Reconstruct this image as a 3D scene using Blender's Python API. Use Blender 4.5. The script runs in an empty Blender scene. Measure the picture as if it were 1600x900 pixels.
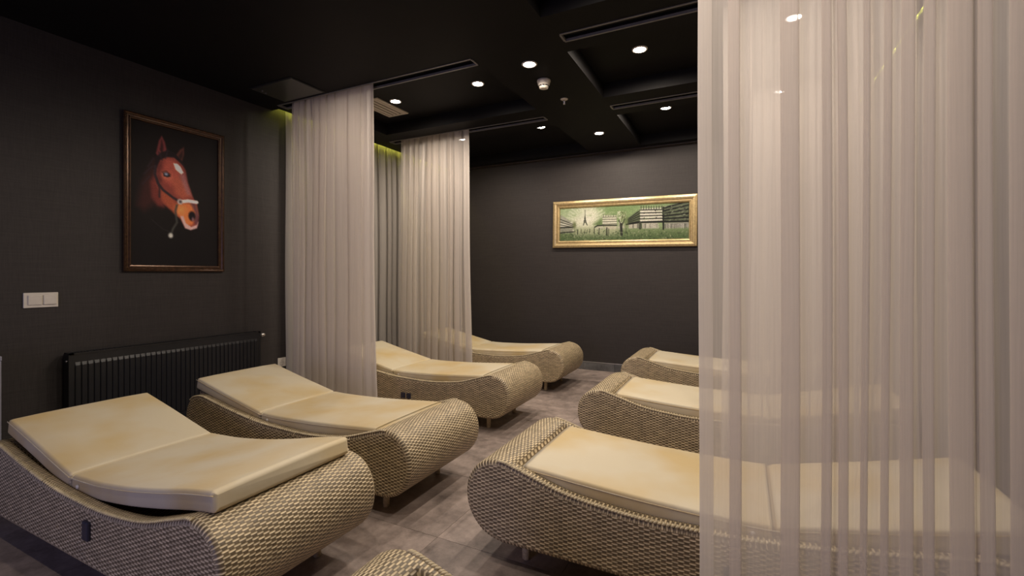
import bpy, bmesh, math, random
import numpy as np
from mathutils import Vector, Matrix
R = math.radians
C = bpy.context.scene.collection
SC = bpy.context.scene
random.seed(7)

# ------------------------------------------------------------------ camera
CAM_H = 1.2
cam = bpy.data.cameras.new('camera')
camo = bpy.data.objects.new('camera', cam)
C.objects.link(camo)
camo.location = (0, 0, CAM_H)
camo.rotation_euler = (R(90), 0, R(26.4))
cam.sensor_width = 36.0
cam.lens = 726.0 / 1600.0 * 36.0
cam.shift_y = -21.0 / 1600.0
cam.clip_start = 0.02
SC.camera = camo

# ------------------------------------------------------------------ world, exposure, render feel
w = bpy.data.worlds.new('world')
SC.world = w
w.use_nodes = True
bg = w.node_tree.nodes['Background']
bg.inputs[0].default_value = (0.55, 0.6, 0.8, 1)
bg.inputs[1].default_value = 0.05
SC.view_settings.view_transform = 'Standard'
SC.view_settings.look = 'None'
SC.view_settings.gamma = 1.0
SC.view_settings.use_curve_mapping = False
SC.view_settings.exposure = 0.0
SC.cycles.use_denoising = True
SC.cycles.max_bounces = 10
SC.cycles.diffuse_bounces = 5
SC.cycles.transparent_max_bounces = 40
SC.cycles.sample_clamp_indirect = 6.0
SC.cycles.caustics_reflective = False
SC.cycles.caustics_refractive = False

WARM = (1.0, 0.86, 0.71)
SPOT_W = 28.5           # watts of one recessed downlight

# cool area light added behind the camera, its unseen daylit doorway only assumed
dl = bpy.data.lights.new('assumed_daylight', 'AREA')
dl.shape = 'RECTANGLE'; dl.size = 1.1; dl.size_y = 2.0
dl.energy = 30.0; dl.color = (0.55, 0.55, 1.0)
dlo = bpy.data.objects.new('assumed_daylight', dl); C.objects.link(dlo)
dlo.location = (-1.9, -2.26, 1.1); dlo.rotation_euler = (R(90), 0, 0)

# ------------------------------------------------------------------ helpers
def obj(name, verts, faces, mat, parent=None, smooth=False, uvs=None):
    me = bpy.data.meshes.new(name)
    me.from_pydata([tuple(v) for v in verts], [], faces)
    if smooth:
        me.polygons.foreach_set('use_smooth', [True] * len(me.polygons))
    if uvs is not None:
        l = me.uv_layers.new(name='UVMap')
        flat = []
        for f in uvs:
            for uv in f: flat += list(uv)
        l.data.foreach_set('uv', flat)
    me.update()
    return link(name, me, mat, parent)

def link(name, me, mat, parent=None):
    o = bpy.data.objects.new(name, me); C.objects.link(o)
    if mat is not None and len(me.materials) == 0: me.materials.append(mat)
    if parent is not None: o.parent = parent
    return o

class MB:
    def __init__(s): s.v = []; s.f = []; s.sm = []
    def add(s, vs, fs, smooth=False):
        n = len(s.v); s.v += [tuple(v) for v in vs]
        s.f += [tuple(i + n for i in f) for f in fs]; s.sm += [smooth] * len(fs)
    def box(s, x0, x1, y0, y1, z0, z1):
        vs = [(x0,y0,z0),(x1,y0,z0),(x1,y1,z0),(x0,y1,z0),(x0,y0,z1),(x1,y0,z1),(x1,y1,z1),(x0,y1,z1)]
        s.add(vs, [(0,3,2,1),(4,5,6,7),(0,1,5,4),(1,2,6,5),(2,3,7,6),(3,0,4,7)])
    def lathe(s, prof, n=24, c=(0,0,0), axis='z', smooth=True, cap=True):
        vs = []; fs = []
        for (r, h) in prof:
            for k in range(n):
                a = 2*math.pi*k/n
                p = (r*math.cos(a), r*math.sin(a), h)
                if axis == 'x': p = (h, p[0], p[1])
                if axis == 'y': p = (p[0], h, p[1])
                vs.append((p[0]+c[0], p[1]+c[1], p[2]+c[2]))
        for i in range(len(prof)-1):
            for k in range(n):
                k2 = (k+1) % n
                fs.append((i*n+k, i*n+k2, (i+1)*n+k2, (i+1)*n+k))
        s.add(vs, fs, smooth)
        if cap:
            m = len(s.v) - len(vs)
            s.f.append(tuple(m+k for k in reversed(range(n)))); s.sm.append(False)
            q = m + (len(prof)-1)*n
            s.f.append(tuple(q+k for k in range(n))); s.sm.append(False)
    def tube(s, pts, r, n=8):
        pts = [Vector(p) for p in pts]; vs = []; fs = []
        for i, p in enumerate(pts):
            t = (pts[min(i+1,len(pts)-1)] - pts[max(i-1,0)]).normalized()
            a = Vector((0,0,1)) if abs(t.z) < .9 else Vector((1,0,0))
            u = t.cross(a).normalized(); v = t.cross(u)
            for k in range(n):
                g = 2*math.pi*k/n
                vs.append(p + u*(r*math.cos(g)) + v*(r*math.sin(g)))
        for i in range(len(pts)-1):
            for k in range(n):
                k2 = (k+1) % n
                fs.append((i*n+k, i*n+k2, (i+1)*n+k2, (i+1)*n+k))
        fs.append(tuple(reversed(range(n)))); fs.append(tuple((len(pts)-1)*n+k for k in range(n)))
        s.add(vs, fs, True)
    def mesh(s, name, bevel=0.0, seg=2):
        me = bpy.data.meshes.new(name)
        me.from_pydata(s.v, [], s.f)
        me.polygons.foreach_set('use_smooth', s.sm)
        bm = bmesh.new(); bm.from_mesh(me)
        bmesh.ops.recalc_face_normals(bm, faces=bm.faces)
        if bevel > 0:
            bmesh.ops.bevel(bm, geom=[e for e in bm.edges], offset=bevel, segments=seg, affect='EDGES', profile=.5)
        bm.to_mesh(me); bm.free(); me.update()
        return me
    def build(s, name, mat, parent=None, bevel=0.0, seg=2):
        return link(name, s.mesh(name, bevel, seg), mat, parent)

def thing(name, label, cat, loc=(0,0,0), rz=0.0, group=None):
    o = bpy.data.objects.new(name, None); C.objects.link(o)
    o.empty_display_size = .1
    o.location = loc; o.rotation_euler = (0, 0, rz)
    return tag(o, label, cat, group)
def tag(o, label, cat, group=None):
    o['label'] = label; o['category'] = cat
    if group: o['group'] = group
    return o
def struct(o):
    o['kind'] = 'structure'; return o

# ------------------------------------------------------------------ materials
def newmat(name):
    m = bpy.data.materials.new(name); m.use_nodes = True
    nt = m.node_tree
    return m, nt, nt.nodes['Principled BSDF']
def N(nt, t, **kw):
    n = nt.nodes.new(t)
    for k, v in kw.items(): setattr(n, k, v)
    return n
def L(nt, a, b): nt.links.new(a, b)
def math_node(nt, op, a, b=None):
    n = N(nt, 'ShaderNodeMath', operation=op)
    for i, v in enumerate((a, b)):
        if v is None: continue
        if isinstance(v, (int, float)): n.inputs[i].default_value = v
        else: L(nt, v, n.inputs[i])
    return n.outputs[0]
def plain(name, col, rough=.5, metal=0.0, noise=0.0, scale=30.0, bump=0.0):
    m, nt, b = newmat(name)
    b.inputs['Base Color'].default_value = (*col, 1)
    b.inputs['Roughness'].default_value = rough
    b.inputs['Metallic'].default_value = metal
    if noise or bump:
        tc = N(nt, 'ShaderNodeTexCoord'); n = N(nt, 'ShaderNodeTexNoise')
        n.inputs['Scale'].default_value = scale; n.inputs['Detail'].default_value = 4
        L(nt, tc.outputs['Object'], n.inputs['Vector'])
        if noise:
            r = N(nt, 'ShaderNodeValToRGB')
            r.color_ramp.elements[0].position = .3; r.color_ramp.elements[1].position = .7
            r.color_ramp.elements[0].color = tuple(c*(1-noise) for c in col) + (1,)
            r.color_ramp.elements[1].color = tuple(min(1, c*(1+noise)) for c in col) + (1,)
            L(nt, n.outputs['Fac'], r.inputs[0]); L(nt, r.outputs[0], b.inputs['Base Color'])
        if bump:
            bp = N(nt, 'ShaderNodeBump'); bp.inputs['Strength'].default_value = bump; bp.inputs['Distance'].default_value = .004
            L(nt, n.outputs['Fac'], bp.inputs['Height']); L(nt, bp.outputs[0], b.inputs['Normal'])
    return m

def mat_wall():
    m, nt, b = newmat('charcoal_wallpaper')
    tc = N(nt, 'ShaderNodeTexCoord')
    mp = N(nt, 'ShaderNodeMapping'); mp.inputs['Scale'].default_value = (60, 60, 4)
    mp2 = N(nt, 'ShaderNodeMapping'); mp2.inputs['Scale'].default_value = (5, 5, 190)
    L(nt, tc.outputs['Object'], mp.inputs[0]); L(nt, tc.outputs['Object'], mp2.inputs[0])
    n1 = N(nt, 'ShaderNodeTexNoise'); n1.inputs['Scale'].default_value = 3; n1.inputs['Detail'].default_value = 3
    n2 = N(nt, 'ShaderNodeTexNoise'); n2.inputs['Scale'].default_value = 1; n2.inputs['Detail'].default_value = 3
    L(nt, mp.outputs[0], n1.inputs['Vector']); L(nt, mp2.outputs[0], n2.inputs['Vector'])
    s = math_node(nt, 'ADD', n1.outputs['Fac'], n2.outputs['Fac'])
    s = math_node(nt, 'MULTIPLY', s, .5)
    r = N(nt, 'ShaderNodeValToRGB')
    r.color_ramp.elements[0].position = .3; r.color_ramp.elements[1].position = .7
    r.color_ramp.elements[0].color = (.024, .0205, .0195, 1); r.color_ramp.elements[1].color = (.041, .0345, .033, 1)
    L(nt, s, r.inputs[0]); L(nt, r.outputs[0], b.inputs['Base Color'])
    b.inputs['Roughness'].default_value = .6
    bp = N(nt, 'ShaderNodeBump'); bp.inputs['Strength'].default_value = .25; bp.inputs['Distance'].default_value = .002
    L(nt, s, bp.inputs['Height']); L(nt, bp.outputs[0], b.inputs['Normal'])
    return m

def mat_tile(name='stone_tile', base=(.275, .22, .195)):
    m, nt, b = newmat(name)
    tc = N(nt, 'ShaderNodeTexCoord'); oi = N(nt, 'ShaderNodeObjectInfo')
    off = N(nt, 'ShaderNodeVectorMath', operation='SCALE'); off.inputs['Scale'].default_value = 37.0
    L(nt, oi.outputs['Location'], off.inputs[0])
    ad = N(nt, 'ShaderNodeVectorMath', operation='ADD')
    L(nt, tc.outputs['Object'], ad.inputs[0]); L(nt, off.outputs[0], ad.inputs[1])
    n1 = N(nt, 'ShaderNodeTexNoise'); n1.inputs['Scale'].default_value = 5.5; n1.inputs['Detail'].default_value = 10; n1.inputs['Roughness'].default_value = .74
    L(nt, ad.outputs[0], n1.inputs['Vector'])
    r = N(nt, 'ShaderNodeValToRGB')
    r.color_ramp.elements[0].position = .3; r.color_ramp.elements[1].position = .72
    r.color_ramp.elements[0].color = tuple(c*.38 for c in base) + (1,)
    r.color_ramp.elements[1].color = tuple(c*1.62 for c in base) + (1,)
    L(nt, n1.outputs['Fac'], r.inputs[0])
    mx = N(nt, 'ShaderNodeMixRGB', blend_type='MULTIPLY'); mx.inputs[0].default_value = 1.0
    v = math_node(nt, 'MULTIPLY', oi.outputs['Random'], .22); v = math_node(nt, 'ADD', v, .89)
    L(nt, r.outputs[0], mx.inputs[1]); L(nt, v, mx.inputs[2])
    L(nt, mx.outputs[0], b.inputs['Base Color'])
    rr = math_node(nt, 'MULTIPLY', n1.outputs['Fac'], .3); rr = math_node(nt, 'ADD', rr, .34)
    L(nt, rr, b.inputs['Roughness'])
    bp = N(nt, 'ShaderNodeBump'); bp.inputs['Strength'].default_value = .15; bp.inputs['Distance'].default_value = .003
    L(nt, n1.outputs['Fac'], bp.inputs['Height']); L(nt, bp.outputs[0], b.inputs['Normal'])
    return m

def mat_wicker():
    """synthetic rattan weave: flat strands along U over hidden ribs, rows offset by half a strand"""
    m, nt, b = newmat('woven_rattan')
    uv = N(nt, 'ShaderNodeUVMap'); sp = N(nt, 'ShaderNodeSeparateXYZ'); L(nt, uv.outputs[0], sp.inputs[0])
    ROW, DASH = .0080, .038
    v = math_node(nt, 'DIVIDE', sp.outputs[1], ROW)
    row = math_node(nt, 'FLOOR', v); fv = math_node(nt, 'FRACT', v)
    par = math_node(nt, 'MODULO', math_node(nt, 'ABSOLUTE', row), 2.0)
    u = math_node(nt, 'ADD', math_node(nt, 'DIVIDE', sp.outputs[0], DASH), math_node(nt, 'MULTIPLY', par, .5))
    cell = math_node(nt, 'FLOOR', u); fu = math_node(nt, 'FRACT', u)
    sv = math_node(nt, 'POWER', math_node(nt, 'ABSOLUTE', math_node(nt, 'SINE', math_node(nt, 'MULTIPLY', fv, math.pi))), .7)
    # plain weave: a strand shows for half its period, then dives under the next rib
    su = math_node(nt, 'POWER', math_node(nt, 'MAXIMUM', math_node(nt, 'MULTIPLY', math_node(nt, 'ADD', math_node(nt, 'SINE', math_node(nt, 'MULTIPLY', fu, 2*math.pi)), .42), .704), 0.0), .6)
    h = math_node(nt, 'MULTIPLY', sv, su)
    cv = N(nt, 'ShaderNodeCombineXYZ'); L(nt, cell, cv.inputs[0]); L(nt, row, cv.inputs[1])
    wn = N(nt, 'ShaderNodeTexWhiteNoise', noise_dimensions='2D'); L(nt, cv.outputs[0], wn.inputs['Vector'])
    r = N(nt, 'ShaderNodeValToRGB')
    e = r.color_ramp.elements
    e[0].position = .02; e[0].color = (.15, .112, .066, 1)  # gaps between strands darkened, shade painted into the colour
    e[1].position = .55; e[1].color = (.66, .535, .345, 1)
    k = e.new(.22); k.color = (.32, .25, .15, 1)
    L(nt, h, r.inputs[0])
    mx = N(nt, 'ShaderNodeMixRGB', blend_type='MULTIPLY'); mx.inputs[0].default_value = 1
    vv = math_node(nt, 'ADD', math_node(nt, 'MULTIPLY', wn.outputs['Value'], .45), .75)
    L(nt, r.outputs[0], mx.inputs[1]); L(nt, vv, mx.inputs[2])
    L(nt, mx.outputs[0], b.inputs['Base Color'])
    b.inputs['Roughness'].default_value = .45
    bp = N(nt, 'ShaderNodeBump'); bp.inputs['Strength'].default_value = .8; bp.inputs['Distance'].default_value = .003
    L(nt, h, bp.inputs['Height']); L(nt, bp.outputs[0], b.inputs['Normal'])
    return m

def mat_cushion():
    m, nt, b = newmat('cream_canvas')
    tc = N(nt, 'ShaderNodeTexCoord'); oi = N(nt, 'ShaderNodeObjectInfo')
    off = N(nt, 'ShaderNodeVectorMath', operation='SCALE'); off.inputs['Scale'].default_value = 13.0
    cx = N(nt, 'ShaderNodeCombineXYZ')
    for i in range(3): L(nt, oi.outputs['Random'], cx.inputs[i])
    L(nt, cx.outputs[0], off.inputs[0])
    ad = N(nt, 'ShaderNodeVectorMath', operation='ADD')
    L(nt, tc.outputs['Object'], ad.inputs[0]); L(nt, off.outputs[0], ad.inputs[1])
    n1 = N(nt, 'ShaderNodeTexNoise'); n1.inputs['Scale'].default_value = 2.6; n1.inputs['Detail'].default_value = 3; n1.inputs['Roughness'].default_value = .5
    L(nt, ad.outputs[0], n1.inputs['Vector'])
    r = N(nt, 'ShaderNodeValToRGB')
    e = r.color_ramp.elements
    e[0].position = .40; e[0].color = (.60, .525, .375, 1)
    e[1].position = .66; e[1].color = (.55, .41, .19, 1)
    L(nt, n1.outputs['Fac'], r.inputs[0]); L(nt, r.outputs[0], b.inputs['Base Color'])
    n2 = N(nt, 'ShaderNodeTexNoise'); n2.inputs['Scale'].default_value = 9; n2.inputs['Detail'].default_value = 3
    L(nt, ad.outputs[0], n2.inputs['Vector'])
    b.inputs['Roughness'].default_value = .55
    b.inputs['Sheen Weight'].default_value = .15
    bp = N(nt, 'ShaderNodeBump'); bp.inputs['Strength'].default_value = .25; bp.inputs['Distance'].default_value = .01
    L(nt, n2.outputs['Fac'], bp.inputs['Height']); L(nt, bp.outputs[0], b.inputs['Normal'])
    return m

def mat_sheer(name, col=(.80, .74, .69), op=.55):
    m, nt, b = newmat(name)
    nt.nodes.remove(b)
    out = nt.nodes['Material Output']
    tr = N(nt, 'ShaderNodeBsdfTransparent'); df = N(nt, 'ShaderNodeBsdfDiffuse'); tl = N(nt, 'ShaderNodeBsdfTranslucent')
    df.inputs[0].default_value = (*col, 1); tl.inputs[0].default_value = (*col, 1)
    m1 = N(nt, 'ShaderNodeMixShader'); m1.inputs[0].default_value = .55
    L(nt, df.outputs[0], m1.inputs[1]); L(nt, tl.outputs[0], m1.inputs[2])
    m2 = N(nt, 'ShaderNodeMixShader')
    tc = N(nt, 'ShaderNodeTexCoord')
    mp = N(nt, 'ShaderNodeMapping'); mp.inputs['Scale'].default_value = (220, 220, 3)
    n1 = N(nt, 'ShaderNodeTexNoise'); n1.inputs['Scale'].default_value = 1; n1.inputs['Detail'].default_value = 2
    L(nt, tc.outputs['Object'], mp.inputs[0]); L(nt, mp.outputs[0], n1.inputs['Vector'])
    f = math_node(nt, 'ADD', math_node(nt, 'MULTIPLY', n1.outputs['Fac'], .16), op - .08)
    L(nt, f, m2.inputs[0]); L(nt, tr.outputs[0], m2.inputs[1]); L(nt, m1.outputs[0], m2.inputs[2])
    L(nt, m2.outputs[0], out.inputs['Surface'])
    return m

def mat_emit(name, col, strength):
    m, nt, b = newmat(name)
    b.inputs['Base Color'].default_value = (0.8, 0.8, 0.8, 1)
    b.inputs['Emission Color'].default_value = (*col, 1)
    b.inputs['Emission Strength'].default_value = strength
    return m

def mat_paint(name):
    m, nt, b = newmat(name)
    at = N(nt, 'ShaderNodeVertexColor'); at.layer_name = 'paint'
    L(nt, at.outputs[0], b.inputs['Base Color'])
    tc = N(nt, 'ShaderNodeTexCoord'); n = N(nt, 'ShaderNodeTexNoise'); n.inputs['Scale'].default_value = 90
    L(nt, tc.outputs['Object'], n.inputs['Vector'])
    bp = N(nt, 'ShaderNodeBump'); bp.inputs['Strength'].default_value = .2; bp.inputs['Distance'].default_value = .002
    L(nt, n.outputs['Fac'], bp.inputs['Height']); L(nt, bp.outputs[0], b.inputs['Normal'])
    b.inputs['Roughness'].default_value = .6; b.inputs['Specular IOR Level'].default_value = .2
    return m

M = dict(
    wall=mat_wall(),
    ceiling=plain('black_ceiling_paint', (.0065, .0058, .006), .6, noise=.1, scale=6, bump=.05),
    lit_underside=plain('lit_brown_underside', (.03, .022, .018), .5, noise=.15, scale=20),
    grout=plain('floor_grout', (.12, .10, .09), .8, noise=.2),
    tile=mat_tile(), skirting=mat_tile('skirting_tile', (.10, .098, .10)),
    wicker=mat_wicker(), cushion=mat_cushion(),
    sheer=mat_sheer('white_sheer_voile', op=.60),
    sheer_back=mat_sheer('shade_grey_voile', (.62, .58, .54), .72),  # greyer cloth: the shade on the unlit wall curtains is painted in
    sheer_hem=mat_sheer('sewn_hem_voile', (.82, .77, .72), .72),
    braid=plain('rattan_braid', (.46, .38, .25), .45, noise=.25, scale=80),
    leg=plain('rattan_leg_wrap', (.46, .37, .24), .45, noise=.25, scale=160),
    blackplastic=plain('black_plastic', (.024, .024, .045), .35, noise=.1),
    whiteplastic=plain('white_plastic', (.62, .57, .50), .4, noise=.05),
    radiator=plain('black_enamel', (.016, .016, .018), .35, noise=.1),
    chrome=plain('chrome_metal', (.75, .74, .72), .25, 1.0, noise=.05),
    alu=plain('brushed_aluminium', (.72, .72, .72), .35, .9, noise=.08),
    railgrey=plain('dark_grey_metal', (.20, .19, .19), .4, .3, noise=.1),
    slot=plain('slot_black', (.004, .004, .004), .7, noise=.1),
    vent=plain('pale_vent_metal', (.50, .44, .37), .5, noise=.05),
    hatch=plain('dark_glossy_panel', (.030, .030, .026), .28, noise=.1),
    walnut=plain('bronze_dark_wood', (.065, .032, .016), .26, .5, noise=.35, scale=40),
    walnutdark=plain('dark_frame_side', (.03, .018, .012), .4, noise=.3, scale=40),
    gold=plain('gilded_wood', (.46, .35, .18), .36, .7, noise=.18, scale=50, bump=.1),
    paint=mat_paint('oil_paint'),
    lens=mat_emit('downlight_lens', (1, .93, .85), 60.0),
    led=mat_emit('yellow_led', (.80, .80, .10), 45.0), led_dim=mat_emit('dim_yellow_led', (.80, .80, .10), 4.0),
    greyunit=plain('blue_grey_laminate', (.22, .22, .27), .5, noise=.05),
    door=plain('dark_door_wood', (.05, .04, .035), .5, noise=.2),  # for the unseen, assumed door frame, and no other part
)

for k_, v_ in (('ceiling', .12), ('wall', .3), ('radiator', .4)):
    M[k_].node_tree.nodes['Principled BSDF'].inputs['Specular IOR Level'].default_value = v_

# ------------------------------------------------------------------ the room
ZC, ZH = 2.71, 2.83               # low beams, raised coffers
XL, XR, YB, YN = -3.88, 1.0, 5.684, -2.3
XLN, XRN = XL, XR                 # the side walls run straight to the back wall

fl = MB(); fl.box(XLN-.1, XRN+.1, YN-.1, YB+.1, -.12, -.004)
floor = struct(fl.build('floor', M['grout']))
TS = .6
tile_me = None
ix0 = math.floor((XLN + 1.25)/TS); ix1 = math.ceil((XRN + 1.25)/TS)
iy0 = math.floor((YN - 1.75)/TS); iy1 = math.ceil((YB - 1.75)/TS)
b = MB(); b.box(-TS/2+.0007, TS/2-.0007, -TS/2+.0007, TS/2-.0007, -.012, 0)
tile_me = b.mesh('tile', .0006, 1); tile_me.materials.append(M['tile'])
for ix in range(ix0, ix1):
    for iy in range(iy0, iy1):
        cx = -1.25 + (ix+.5)*TS; cy = 1.75 + (iy+.5)*TS
        if cx-TS/2 < XLN-.05 or cx+TS/2 > XRN+.1 or cy+TS/2 > YB+.1:
            x0 = max(cx-TS/2, XLN-.02); x1 = min(cx+TS/2, XRN+.02); y0 = cy-TS/2; y1 = min(cy+TS/2, YB+.02)
            if x1-x0 < .03 or y1-y0 < .03: continue
            q = MB(); mx, my = (x0+x1)/2, (y0+y1)/2
            q.box(x0-mx+.0012, x1-mx-.0012, y0-my+.0012, y1-my-.0012, -.012, 0)
            o = q.build('tile', M['tile'], floor, .0006, 1); o.location = (mx, my, 0)
        else:
            o = link('tile', tile_me, None, floor); o.location = (cx, cy, 0)
        o.rotation_euler = (0, 0, 0)

# walls
q = MB(); q.box(XL-.3, XL, YN, 2.85, 0, ZC+.3)
struct(q.build('wall_left', M['wall']))
q = MB(); q.box(XLN-.12, XLN, 2.85, YB+.1, 0, ZC+.4)
struct(q.build('wall_left', M['wall']))
q = MB(); q.box(XLN-.12, XRN+.12, YB, YB+.12, 0, ZC+.4)
struct(q.build('wall_back', M['wall']))
q = MB(); q.box(XR, XR+.3, YN, 2.85, 0, ZC+.3)
struct(q.build('wall_right', M['wall']))
q = MB(); q.box(XRN, XRN+.12, 2.85, YB+.1, 0, ZC+.4)
struct(q.build('wall_right', M['wall']))
q = MB(); q.box(XL-.3, -2.5, YN-.12, YN, 0, ZC+.3); q.box(-1.3, XR+.3, YN-.12, YN, 0, ZC+.3); q.box(-2.5, -1.3, YN-.12, YN, 2.15, ZC+.3)  # wall behind the camera; its door opening is assumed, cut for the cool light
struct(q.build('wall_front', M['wall']))
q = MB()
q.box(-2.58, -2.5, YN-.13, YN+.015, 0, 2.23); q.box(-1.3, -1.22, YN-.13, YN+.015, 0, 2.23); q.box(-2.5, -1.3, YN-.13, YN+.015, 2.15, 2.23)
struct(q.build('assumed_door_1', M['door']))  # unseen door frame, assumed around the cool light

# ceiling: raised slab, a centre beam and cross bands leaving coffers, slots for the curtain tracks
LX0, RX1 = XL+.09, XR-.09
TRACKS = [1.42, 2.835, 4.165]
SL = .046                                     # half width of a track slot
q = MB()
q.box(XLN-.12, XRN+.12, YN-.1, YB+.1, ZH+.14, ZH+.2)
q.box(LX0+.002, RX1-.002, YN-.1, YB+.02, ZH, ZH+.06)
struct(q.build('ceiling', M['ceiling']))
q = MB(); q.box(-1.69, -1.065, YN, YB, ZC, ZH+.01)
struct(q.build('ceiling_beam', M['ceiling']))
def band(xa, xb, ya, yb_, slots, name='ceiling_band'):
    """low band from ya to yb_, with open slots at the track lines it carries"""
    q = MB(); y = ya
    for (ys, xs0, xs1) in slots:
        q.box(xa, xb, y, ys-SL, ZC, ZH+.01)
        if xs0 > xa: q.box(xa, xs0, ys-SL, ys+SL, ZC, ZH+.01)
        if xs1 < xb: q.box(xs1, xb, ys-SL, ys+SL, ZC, ZH+.01)
        q.box(xs0, xs1, ys-SL, ys+SL, ZC+.05, ZH+.01)
        y = ys+SL
    q.box(xa, xb, y, yb_, ZC, ZH+.01)
    return struct(q.build(name, M['ceiling']))
LX0, RX1 = XL+.09, XR-.09
TRK = [  # xa, xb, y
    ('left', -3.72, -1.705, 2.835), ('left', -3.60, -1.705, 4.165),
    ('right', -1.03, .86, 2.80), ('right', -1.06, .86, 4.16), ('right', -.30, .90, 1.42)]
band(LX0, -1.69, YN, 2.99, [(2.835, -3.72, -1.705)])
band(LX0, -1.69, 3.90, 4.40, [(4.165, -3.60, -1.705)])
band(LX0, -1.69, 5.52, YB, [])
band(-1.065, RX1, 1.10, 1.62, [(1.42, -.30, .90)])
band(-1.065, RX1, 2.52, 2.99, [(2.80, -1.03, .86)])
band(-1.065, RX1, 3.90, 4.38, [(4.16, -1.055, .86)])
band(-1.065, RX1, 5.52, YB, [])
q = MB(); q.box(LX0, -3.45, 2.99, 3.90, ZC, ZH+.01); q.box(LX0, -3.45, 4.40, 5.52, ZC, ZH+.01)
struct(q.build('ceiling_soffit', M['ceiling']))
q = MB(); q.box(.72, RX1, 2.99, 3.90, ZC, ZH+.01); q.box(.72, RX1, 4.38, 5.52, ZC, ZH+.01); q.box(.72, RX1, 1.62, 2.52, ZC, ZH+.01)
struct(q.build('ceiling_soffit', M['ceiling']))
q = MB(); q.box(XL, LX0, YN, 2.85, ZC, ZH+.01); q.box(RX1, XR, YN, 2.85, ZC, ZH+.01)
struct(q.build('ceiling_soffit', M['ceiling']))
# strip under the back band, its lit brown painted into the colour
q = MB(); q.box(XL, XR, YB-.07, YB, ZC-.012, ZC)
struct(q.build('trim_1', M['lit_underside']))

# skirting of stone tiles with a metal edge strip
def skirting(name, ax, c, a0, a1, start, step, face):
    q = MB()
    if ax == 'x': q.box(a0, a1, min(c, c+face*.012), max(c, c+face*.012), .098, .104)
    else: q.box(min(c, c+face*.012), max(c, c+face*.012), a0, a1, .098, .104)
    root = struct(q.build(name, M['alu']))
    s = start
    while s > a0: s -= step
    while s < a1:
        e0, e1 = max(s, a0)+.0012, min(s+step, a1)-.0012
        if e1-e0 > .01:
            t = MB()
            if ax == 'x': t.box(e0, e1, min(c, c+face*.010), max(c, c+face*.010), 0, .098)
            else: t.box(min(c, c+face*.010), max(c, c+face*.010), e0, e1, 0, .098)
            t.build('skirting_tile', M['skirting'], root, .001, 1)
        s += step
skirting('baseboard_back', 'x', YB, XLN, XRN, -1.409, .395, -1)
skirting('baseboard_left', 'y', XL, YN, 2.85, .3, .395, 1)
skirting('baseboard_right', 'y', XR, YN, 2.85, .3, .395, -1)

# LED strips hidden in the coves over the wall curtains
for (nm, xa, lab) in (('led_strip', XL+.03, 'yellow green LED strip hidden in the ceiling cove above the left wall curtain'),
                      ('led_strip', XR-.03, 'yellow green LED strip hidden in the ceiling cove beside the right wall')):
    q = MB(); q.box(xa-.008, xa+.008, 2.87, YB-.03, ZC+.085, ZC+.095)
    o = q.build(nm, M['led' if xa < -1 else 'led_dim']); tag(o, lab, 'light strip')
    q = MB(); q.box(xa-.014, xa+.014, 2.87, YB-.03, ZC+.095, ZH+.14); q.build('mounting_profile', M['railgrey'], o)

# ------------------------------------------------------------------ curtain tracks
tlabels = ['long black curtain track in the ceiling over the nearer left sheer curtain',
           'black curtain track in the ceiling over the farther left sheer curtain',
           'black curtain track in the ceiling right of the centre beam, between two spotlights',
           'farther black curtain track right of the centre beam, close to the back wall',
           'curtain track above the big white sheer curtain in front']
for (side, xa, xb, y), lab in zip(TRK, tlabels):
    t = thing('curtain_track', lab, 'curtain track', (0, y, ZC), 0, 'curtain tracks in the ceiling')
    q = MB(); q.box(xa, xb, -SL-.010, -SL+.004, -.004, .012); q.build('rail_lip', M['railgrey'], t)
    q = MB(); q.box(xa, xb, SL-.004, SL+.010, -.004, .012); q.build('rail_lip', M['railgrey'], t)
    q = MB(); q.box(xa-.006, xa+.008, -SL+.004, SL-.004, -.004, .012); q.build('end_cap', M['railgrey'], t)
    q = MB(); q.box(xb-.008, xb+.006, -SL+.004, SL-.004, -.004, .012); q.build('end_cap', M['railgrey'], t)
    q = MB(); q.box(xa+.002, xb-.002, -SL+.004, SL-.004, .030, .045); q.build('channel', M['slot'], t)

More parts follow.
